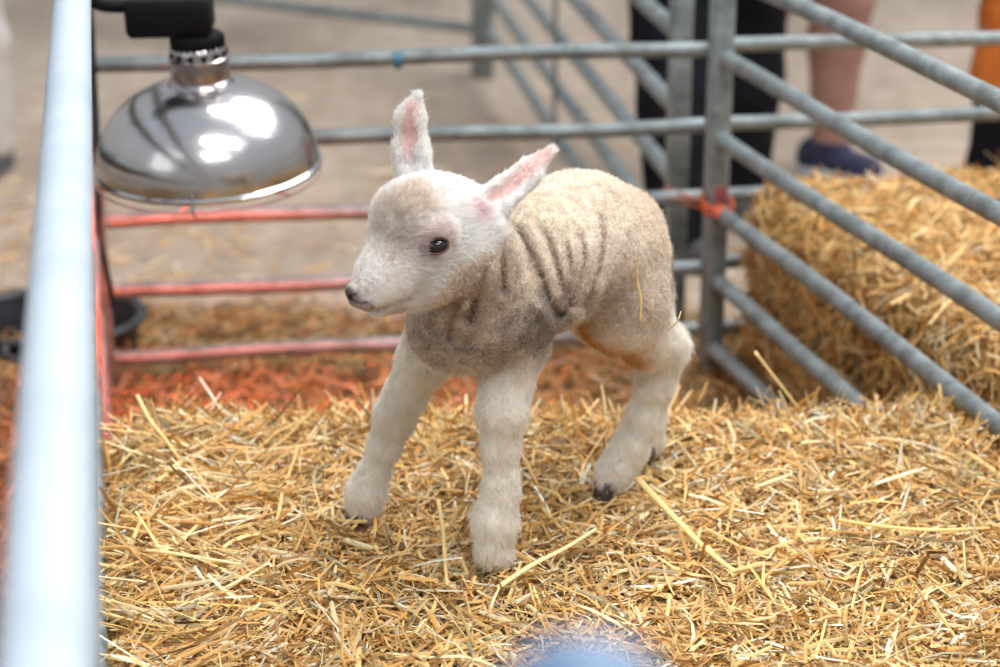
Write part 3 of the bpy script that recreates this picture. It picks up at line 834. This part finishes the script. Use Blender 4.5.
for pl, sg, am in FOLDS:
    dd = polyd(pu, pv, pl); sg = sg * 1.35; am = am * 1.15; fade = smooth_(pv, min(q[1] for q in pl) - 12, min(q[1] for q in pl) + 16); disp += fade * (am * .85 * np.exp(-(dd / sg) ** 2) - am * .55 * np.exp(-((dd - sg * 1.8) / sg) ** 2))
disp += .0022 * vnoise(pts, 60, 4, 2)
headm = np.hypot((pu - 420) / 75, (pv - 240) / 78) < 1
disp = np.where(near & ~headm, disp, .0006 * vnoise(pts, 60, 4, 2))
# mouth
mo = polyd(pu, pv, [(365, 313), (378, 309), (396, 302), (410, 297)])
disp += np.where(pts[:, 1] < 2.0, .0035 * np.exp(-(mo / 2.0) ** 2), 0)
D = S.D.copy(); D[band] += disp.astype(np.float32); S.D = D
LV, LQ = S.mesh(); LV = sm(LV, LQ, 1, .4)
LN = vnormals(LV, LQ)

# skin regions
def smooth(x, a, b): t = np.clip((x - a) / (b - a), 0, 1); return t * t * (3 - 2 * t)
def segd(p, chn):
    best = np.full(len(p), 9.0); par = np.zeros(len(p))
    for i, (a, b) in enumerate(zip(chn[:-1], chn[1:])):
        A_ = P(*a[:3]); B_ = P(*b[:3]); ab = B_ - A_
        t = np.clip((p - A_) @ ab / (ab @ ab), 0, 1); d = np.linalg.norm(p - A_ - t[:, None] * ab, axis=1)
        m_ = d < best; best = np.where(m_, d, best); par = np.where(m_, i + t, par)
    return best, par
HEADC = [(455, 222, 2.045), (412, 222, 2.0), (372, 293, 1.955)]
def regions(p):
    hd, _ = segd(p, HEADC)
    eR, tR = segd(p, EAR_R); eL, tL = segd(p, EAR_L)
    head = 1 - smooth(hd, .050, .058)
    ear = ((eR < .027) & (tR > .12)) | ((eL < .027) & (tL > .12))
    pu, pv = proj(p)
    z = p[:, 2]
    leg = 1 - smooth(z, P(500, 385, 2.1)[2], P(500, 345, 2.1)[2])
    hindhock = np.exp(-((np.linalg.norm(p - P(668, 335, 2.30), axis=1)) / .045) ** 2)
    leg = np.maximum(leg, np.clip(hindhock * 1.6, 0, 1)) * (1 - head)
    return head, ear, leg, tR, tL, eR, eL
def lamb_col(p, nrm):
    head, ear, leg, tR, tL, eR, eL = regions(p)
    pu, pv = proj(p)
    n1 = vnoise(p, 55, 2, 3)[:, None]; n2 = vnoise(p, 190, 6, 2)[:, None]; n3 = vnoise(p, 16, 8, 2)[:, None]
    c = np.array([.84, .755, .66]) + .05 * n1 + .03 * n3 + .16 * np.clip(n2, -.6, .5)
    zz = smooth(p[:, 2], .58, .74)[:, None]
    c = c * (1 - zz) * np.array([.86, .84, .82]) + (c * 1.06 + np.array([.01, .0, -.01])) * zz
    def blob(cc, rad, colr, amt, sp=.5):
        nonlocal c
        d = np.linalg.norm(p - P(*cc), axis=1) / rad
        w = np.clip(np.exp(-d ** 2) * (1 + sp * n1[:, 0] * 2), 0, 1) * amt
        c = c * (1 - w[:, None]) + np.array(colr) * w[:, None]
    trunk = (1 - head) * (1 - leg)
    blob((545, 325, 2.09), .040, (.27, .235, .21), .6, 1.6)
    blob((470, 345, 2.06), .075, (.52, .44, .37), .5, 1.6)
    blob((440, 355, 2.10), .045, (.38, .33, .28), .4, 1.6)
    blob((528, 345, 2.08), .030, (.36, .31, .27), .35, 1.6)
    blob((470, 280, 2.04), .050, (.38, .29, .24), .45, 1.0)
    blob((668, 270, 2.33), .026, (.13, .09, .06), .8, .8)
    blob((664, 292, 2.31), .035, (.30, .22, .15), .7, .8)
    blob((645, 225, 2.29), .05, (.62, .48, .33), .5, .8)
    blob((600, 300, 2.18), .035, (.42, .35, .29), .45, 1)
    # speckle
    sp = np.clip((n2 - .16) * 4, 0, 1) * (smooth(pv, 265, 330) * trunk * (pu < 640))[:, None] * .6
    c = c * (1 - sp) + np.array([.20, .15, .115]) * sp
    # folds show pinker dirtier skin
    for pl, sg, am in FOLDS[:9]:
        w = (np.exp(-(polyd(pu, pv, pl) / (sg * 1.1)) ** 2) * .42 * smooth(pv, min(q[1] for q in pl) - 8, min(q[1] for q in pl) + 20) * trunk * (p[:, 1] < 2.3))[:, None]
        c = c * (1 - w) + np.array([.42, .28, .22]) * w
    # legs cream
    lc_ = np.array([.96, .92, .85]) + .05 * n1
    c = c * (1 - leg[:, None] * .85) + lc_ * leg[:, None] * .85
    # head
    hc_ = np.array([.92, .895, .87]) + .03 * n1
    hw = np.maximum(head, ear * 1.0)
    c = c * (1 - hw[:, None]) + hc_ * hw[:, None]
    for cc, rr_ in (((560, 338, 2.24), .033), ((585, 346, 2.24), .033), ((608, 354, 2.24), .033), ((630, 364, 2.25), .020), ((560, 335, 2.30), .035), ((600, 345, 2.33), .035)):
        blob(cc, rr_, (.62, .30, .05), .95, .5)
    def hblob(cc, rad, colr, amt, sp=.5):
        d = np.linalg.norm((p - P(*cc)), axis=1) / rad
        w = np.clip(np.exp(-d ** 2) * (1 + sp * n1[:, 0] * 2), 0, 1) * amt * head
        return w[:, None], np.array(colr)
    for a in (((400, 205, 1.965), .030, (.66, .55, .45), .7, .8), ((388, 232, 1.96), .024, (.64, .55, .48), .6, .9), ((420, 190, 1.99), .020, (.74, .62, .50), .6, .8), ((380, 262, 1.945), .018, (.66, .57, .50), .55, .9),
              ((452, 196, 1.985), .0095, (.80, .48, .48), .7, .4), ((435, 247, 1.952), .0165, (.55, .34, .35), .85, .3), ((425, 255, 1.950), .008, (.30, .18, .18), .85, .4), ((446, 236, 1.965), .012, (.70, .52, .52), .6, .4), ((362, 288, 1.945), .013, (.35, .29, .25), .65, .5),
              ((356, 297, 1.940), .010, (.13, .09, .09), .85, .3), ((366, 304, 1.940), .009, (.36, .23, .25), .75, .3), ((380, 309, 1.955), .008, (.34, .28, .24), .6, .5), ((392, 309, 1.97), .014, (.62, .52, .44), .6, .6)):
        w, cc = hblob(*a); c = c * (1 - w) + cc * w
    # pink inner ears
    for (e, t, nn, lo_, hi_) in ((eR, tR, nr, .8, 2.75), (eL, tL, nl, .1, 3.0)):
        w = (e < .024) * smooth(t, lo_ - .3, lo_ + .4) * (1 - smooth(t, hi_ - .2, hi_ + .25)) * smooth(nrm @ (nn / np.linalg.norm(nn)), .25, .7) * (1 - smooth(e, .006, .0135)) * .85
        c = c * (1 - w[:, None]) + np.array([.92, .70, .66]) * w[:, None]
    w = (np.exp(-(np.linalg.norm(p - P(478, 212, 2.02), axis=1) / .012) ** 2) * .75)[:, None]
    c = c * (1 - w) + np.array([.74, .46, .50]) * w
    return np.clip(c, .01, .95)
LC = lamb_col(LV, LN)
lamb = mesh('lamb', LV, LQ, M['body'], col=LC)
tag(lamb, 'newborn cream lamb with wrinkled woolly body walking on the bale', 'lamb')

# fur strands as a hair-curves part
def make_fur(name, n, wf, lenf, dirf, rad, curl, colf, jitter=.35, npt=4, var=.14):
    pr, Nr, fi = sample_surface(LV, LQ, n, wf)
    u = LN[LQ[fi]].mean(1); Nr = u / np.linalg.norm(u, axis=1, keepdims=True)
    Ln = lenf(pr); d = dirf(pr, Nr); d = d - Nr * (d * Nr).sum(1, keepdims=True)
    d /= np.linalg.norm(d, axis=1, keepdims=True) + 1e-9
    cl = vnoise(pr, 120, 21, 1)[:, None] * .8
    b = np.cross(Nr, d); d = d + b * (cl + rng.normal(0, jitter, (n, 1)))
    lift = np.abs(rng.normal(.55, .25, (n, 1)))
    pts = np.zeros((n, npt, 3), np.float32)
    ph = rng.uniform(0, 6.28, (n, 1))
    for i in range(npt):
        t = i / (npt - 1)
        pts[:, i] = pr - Nr * .0008 + Ln[:, None] * (Nr * (lift * t * (1 - .35 * t) + .0) + d * (t * .45 + .4 * t * t)) + curl * Ln[:, None] * t * (Nr * np.sin(ph + t * 5) + b * np.cos(ph + t * 6))
    hc = bpy.data.hair_curves.new(name)
    hc.add_curves([npt] * n)
    hc.attributes['position'].data.foreach_set('vector', pts.reshape(-1))
    ra = hc.attributes.get('radius') or hc.attributes.new('radius', 'FLOAT', 'POINT')
    r = np.tile(np.linspace(1, .25, npt), n) * rad
    ra.data.foreach_set('value', r.astype(np.float32))
    ca = hc.attributes.new('Col', 'FLOAT_COLOR', 'CURVE')
    c = np.ones((n, 4), np.float32); c[:, :3] = np.clip(colf(pr, Nr) * rng.uniform(1 - var, 1 + var, (n, 1)), 0, .97)
    ca.data.foreach_set('color', c.ravel())
    hc.materials.append(M['fur'])
    o = bpy.data.objects.new(name, hc); COL.objects.link(o); setp(o, lamb)
    o['kind'] = 'stuff'
    return o
reg_cache = {}
eyep = P(437, 247, 1.96)
def w_fur(c, N):
    head, ear, leg, *_ = regions(c); pu, pv = proj(c)
    w = np.clip(np.maximum(np.maximum(head, leg), ear * 1.0), 0, 1)
    w = w * (1 + .8 * head) * (1 + .5 * ear)
    nose = np.linalg.norm(c - P(358, 298, 1.943), axis=1) < .013
    de = np.hypot((pu - 437) / 1.35, pv - 246.5)
    w = np.where(nose, w * .05, w); w = np.where((de < 10) & (c[:, 1] < 1.99), 0, w)
    return w
def w_wool(c, N):
    head, ear, leg, *_ = regions(c)
    return np.clip((1 - head) * (1 - leg * .9) * (1 - ear * 1.0), 0, 1)
def len_fur(p):
    head, ear, leg, tR, tL, eR, eL = regions(p); pu, pv = proj(p)
    L = .0085 * np.ones(len(p))
    muz = 1 - smooth(np.linalg.norm(p - P(368, 292, 1.955), axis=1), .02, .06)
    L = L * (1 - .55 * muz * head)
    ch = np.exp(-(np.linalg.norm(p - P(455, 275, 2.0), axis=1) / .03) ** 2); L = L + .006 * ch
    hk_ = np.exp(-(np.linalg.norm(p - P(680, 335, 2.31), axis=1) / .035) ** 2); L = L + .008 * hk_
    L = np.where(ear, .0065, L)
    return L * rng.uniform(.55, 1.15, len(p))
def dir_fur(p, N):
    head, ear, leg, tR, tL, eR, eL = regions(p)
    d = np.tile(np.array([[0.03, 0, -1.0]]), (len(p), 1))
    back = P(455, 200, 2.06) - P(368, 293, 1.955); back /= np.linalg.norm(back)
    hb = back * .8 + np.array([.25, 0, -.55])
    low = smooth(-p[:, 2], -P(420, 235, 1.98)[2], -P(420, 270, 1.98)[2])[:, None]
    hd = back * (1 - low) + hb * low
    d = d * (1 - head[:, None]) + hd * head[:, None]
    for (e, q) in ((eR, EAR_R), (eL, EAR_L)):
        ax = P(*q[-1][:3]) - P(*q[0][:3]); ax /= np.linalg.norm(ax)
        d = np.where(((e < .026) & ear)[:, None], ax[None], d)
    return d
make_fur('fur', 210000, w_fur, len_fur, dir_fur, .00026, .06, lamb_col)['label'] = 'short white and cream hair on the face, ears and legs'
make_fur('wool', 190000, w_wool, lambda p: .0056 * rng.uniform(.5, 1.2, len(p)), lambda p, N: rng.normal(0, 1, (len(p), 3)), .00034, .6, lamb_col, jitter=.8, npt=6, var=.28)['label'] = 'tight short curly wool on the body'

# eyes
def ray_hit(px, py):
    o0 = np.array([0, 0, CH]); d = P(px, py, 2.0) - o0
    best = None
    for t in np.arange(.93, 1.2, .0004):
        q = o0 + d * t; i = np.round((q - S.lo) / S.h).astype(int)
        if (i > 0).all() and (i < S.n).all() and S.D[tuple(i)] < 0: return q
    return o0 + d
def eye_at(c, fwd_, long_, sc_=1.0):
    fwd_ = fwd_ / np.linalg.norm(fwd_); long_ = long_ - fwd_ * (long_ @ fwd_); long_ /= np.linalg.norm(long_); up_ = np.cross(fwd_, long_)
    R = np.stack([long_, up_, fwd_], 1)
    m = MB(); prof = [(.0100 * math.sin(a) + 1e-5, -.0100 * math.cos(a)) for a in np.linspace(0, math.pi, 20)]
    Rs = R @ np.diag([1.12, .86, .9]); m.lathe(prof, c, 32, Rs); e = m.build('eye', M['eye'], lamb); e['label'] = 'shiny dark eye'
    for sgn, nm in ((1, 'upper_eyelid'), (-1, 'lower_eyelid')):
        m = MB(); ps = []
        for a in np.linspace(-.12, math.pi + .12, 20):
            x = .0120 * math.cos(a); y = sgn * .0076 * math.sin(a)
            ps.append(c + long_ * x + up_ * y + fwd_ * (.0068 - .0030 * abs(math.cos(a)) ** 2))
        m.tube(ps, [.0006 + .0008 * math.sin(math.pi * i / 19) for i in range(20)], 8); m.build(nm, M['lid'], lamb)['label'] = 'pink eyelid rim'
hit = ray_hit(437, 246)
camd = np.array([0, 0, CH]) - hit; camd /= np.linalg.norm(camd)
ef = camd * .8 + np.array([.05, -.1, .0])
eye_at(hit - camd * .0022, ef, np.array([1.0, 0, .22]))
axd = P(368, 293, 1.955) - P(440, 205, 2.045); side = np.cross(axd, [0, 0, 1.0]); side /= np.linalg.norm(side)   # head's right side
# mirror the eye across the head's mid plane
mid = P(405, 235, 2.0); dd_ = (hit - mid) @ side; oc = hit - 2 * dd_ * side
def surf_snap(q, d):
    for s_ in np.arange(-.03, .03, .0005):
        x = q + d * (-s_); i = np.round((x - S.lo) / S.h).astype(int)
        if S.D[tuple(i)] < 0: return x
    return q
sd2 = side * (-1 if dd_ > 0 else 1)
oc = surf_snap(oc, sd2 * 1.0)
eye_at(oc - sd2 * .004, sd2, np.array([1.0, .3, .22]))
# nose pad and lips
nc = ray_hit(360, 299)
S3 = Sdf(nc - .026, nc + .026, .0010)
def hp(px, py, o=0.0):
    q = ray_hit(px, py); c_ = np.array([0, 0, CH]) - q; return q + c_ / np.linalg.norm(c_) * o
S3.cone(hp(354, 291, -.0088), hp(368, 297, -.0092), .0092, .0096, .004)
S3.cone(hp(356, 300, -.0074), hp(368, 304, -.0078), .0074, .0078, .004)
NOST = [hp(350.5, 291, .0008), hp(353.5, 297, .0006), hp(360, 299, .0006), hp(369, 296.5, .0004)]
for a_, b_, ra, rb in zip(NOST[:-1], NOST[1:], (.0018, .0036, .0034), (.0036, .0034, .0012)): S3.cone(a_, b_, ra, rb, .0015, cut=True)
LIP = [hp(352, 307, .0008), hp(360, 309, .0008), hp(372, 308, .0008)]
for a_, b_ in zip(LIP[:-1], LIP[1:]): S3.cone(a_, b_, .0008, .0008, .001, cut=True)
V3, Q3 = S3.mesh(); V3 = sm(V3, Q3, 1, .4)
def sdist(p, q):
    best = np.full(len(p), 9.0)
    for A_, B_ in zip(q[:-1], q[1:]):
        ab = B_ - A_; t = np.clip((p - A_) @ ab / (ab @ ab), 0, 1); best = np.minimum(best, np.linalg.norm(p - A_ - t[:, None] * ab, axis=1))
    return best
c3 = np.array([.33, .235, .23]) + .08 * vnoise(V3, 400, 3, 2)[:, None]
up3 = smooth(V3[:, 2], hp(360, 293)[2], hp(360, 286)[2])[:, None]; c3 = c3 * (1 - up3) + np.array([.50, .43, .37]) * up3
w3 = np.exp(-(sdist(V3, NOST) / .0058) ** 6)[:, None]; c3 = c3 * (1 - w3) + np.array([.025, .018, .02]) * w3
w3 = np.exp(-(sdist(V3, LIP) / .0016) ** 2)[:, None] * .9; c3 = c3 * (1 - w3) + np.array([.05, .035, .035]) * w3
M['nose'] = mat('nose_skin', (.3, .2, .2), .42, 0, None, (700, .3, .0006), attr=True, spec=.45)
mesh('nose', V3, Q3, M['nose'], lamb, col=np.clip(c3, .01, .9))['label'] = 'dusky pink nose with dark nostril'
# hooves (cloven)
def hoof(c, fwd_, ex=0, label='dark horn hoof'):
    fwd_ = np.array(fwd_, float); fwd_ /= np.linalg.norm(fwd_); sd = np.cross(fwd_, [0, 0, 1.0]); sd /= np.linalg.norm(sd)
    S2 = Sdf(np.array(c) - .035, np.array(c) + .035, .0012)
    for k in (-1, 1):
        a = np.array(c) + sd * k * .0065 + np.array([0, 0, .004]); b = a + fwd_ * .009 + np.array([0, 0, -.007])
        S2.cone(a, b, .0098, .0060, .002)
        S2.cone(a - fwd_ * .006, a - fwd_ * .005 + np.array([0, 0, -.006]), .010, .009, .002)
    V, Qd = S2.mesh(); mesh('hoof', V, Qd, M['hoof'], lamb)['label'] = label
hf = np.array([-.70, -.70, 0])
hoof(P(493, 566, 2.078), np.array([-.15, -.9, -.2]))
hoof(P(359, 515, 2.210), np.array([-.7, -.6, -.2]))
hoof(P(606, 487, 2.278), np.array([-.6, -.5, -.75]))
hoof(PZ(640, 456, .393), hf)

# a straw clinging to the flank
def fl_pt(px, py, o=.006):
    q = ray_hit(px, py); c_ = np.array([0, 0, CH]) - q; return q + c_ / np.linalg.norm(c_) * o
s1 = stalk([fl_pt(639, 257), fl_pt(637, 278), fl_pt(641, 300), fl_pt(640, 322)], .0026, 'thin yellow straw clinging to the lamb flank', (.90, .66, .22))
s2 = stalk([fl_pt(655, 335), fl_pt(668, 330), fl_pt(677, 322), fl_pt(681, 311)], .0016, 'fine curved straw caught in the wool above the hock', (.70, .48, .20))

# ------------------------------------------------------------------ light
w = bpy.data.worlds.new('world'); SC.world = w; w.use_nodes = True
nt = w.node_tree; bg = nt.nodes['Background']
tcw = nt.nodes.new('ShaderNodeTexCoord'); sx = nt.nodes.new('ShaderNodeSeparateXYZ'); rp = nt.nodes.new('ShaderNodeValToRGB')
nt.links.new(tcw.outputs['Generated'], sx.inputs[0]); nt.links.new(sx.outputs['Z'], rp.inputs[0]); nt.links.new(rp.outputs[0], bg.inputs[0])
e = rp.color_ramp.elements; e[0].position = .0; e[0].color = (.60, .575, .55, 1); e[1].position = .8; e[1].color = (.80, .88, 1.0, 1)
bg.inputs[1].default_value = .80

def area(name, loc, rot, sx_, sy_, power, color=(1, 1, 1)):
    l = bpy.data.lights.new(name, 'AREA'); l.shape = 'RECTANGLE'; l.size = sx_; l.size_y = sy_; l.energy = power; l.color = color
    o = bpy.data.objects.new(name, l); COL.objects.link(o); o.location = loc
    o.rotation_euler = Vector(rot).to_track_quat('-Z', 'Y').to_euler() if len(rot) == 3 else rot
    return o
def aim(loc, tgt): return tuple(np.array(tgt) - np.array(loc))
area('ceiling_strip_light', (.6, 1.2, 3.6), (0, 0.05, -1), 1.8, .22, 55, (1, .98, .95))
area('ceiling_strip_light', (.6, -.6, 3.6), (0, 0.05, -1), 1.8, .22, 50, (1, .98, .95))
area('ceiling_strip_light', (.6, 3.6, 3.8), (0, 0.05, -1), 1.8, .22, 60, (1, .98, .95))
area('roof_skylight', (2.3, 4.8, 5.0), aim((2.3, 4.8, 5.0), (0, 3.5, 0)), 4.0, 2.2, 260, (.96, .98, 1))
area('left_fill_light', (-2.6, .2, 2.6), aim((-2.6, .2, 2.6), (0, 2.2, .5)), 2.0, 2.0, 14, (.93, .97, 1))  # unseen fill light added on the left, not a real opening
pl = bpy.data.lights.new('heat_bulb', 'SPOT'); pl.energy = 46; pl.color = (1, .085, .02); pl.shadow_soft_size = .03; pl.spot_size = math.radians(140); pl.spot_blend = .5
plo = bpy.data.objects.new('heat_bulb', pl); COL.objects.link(plo); plo.location = lc + LR @ np.array([0, 0, -.004])
plo.rotation_euler = (math.radians(20), 0, math.radians(32))
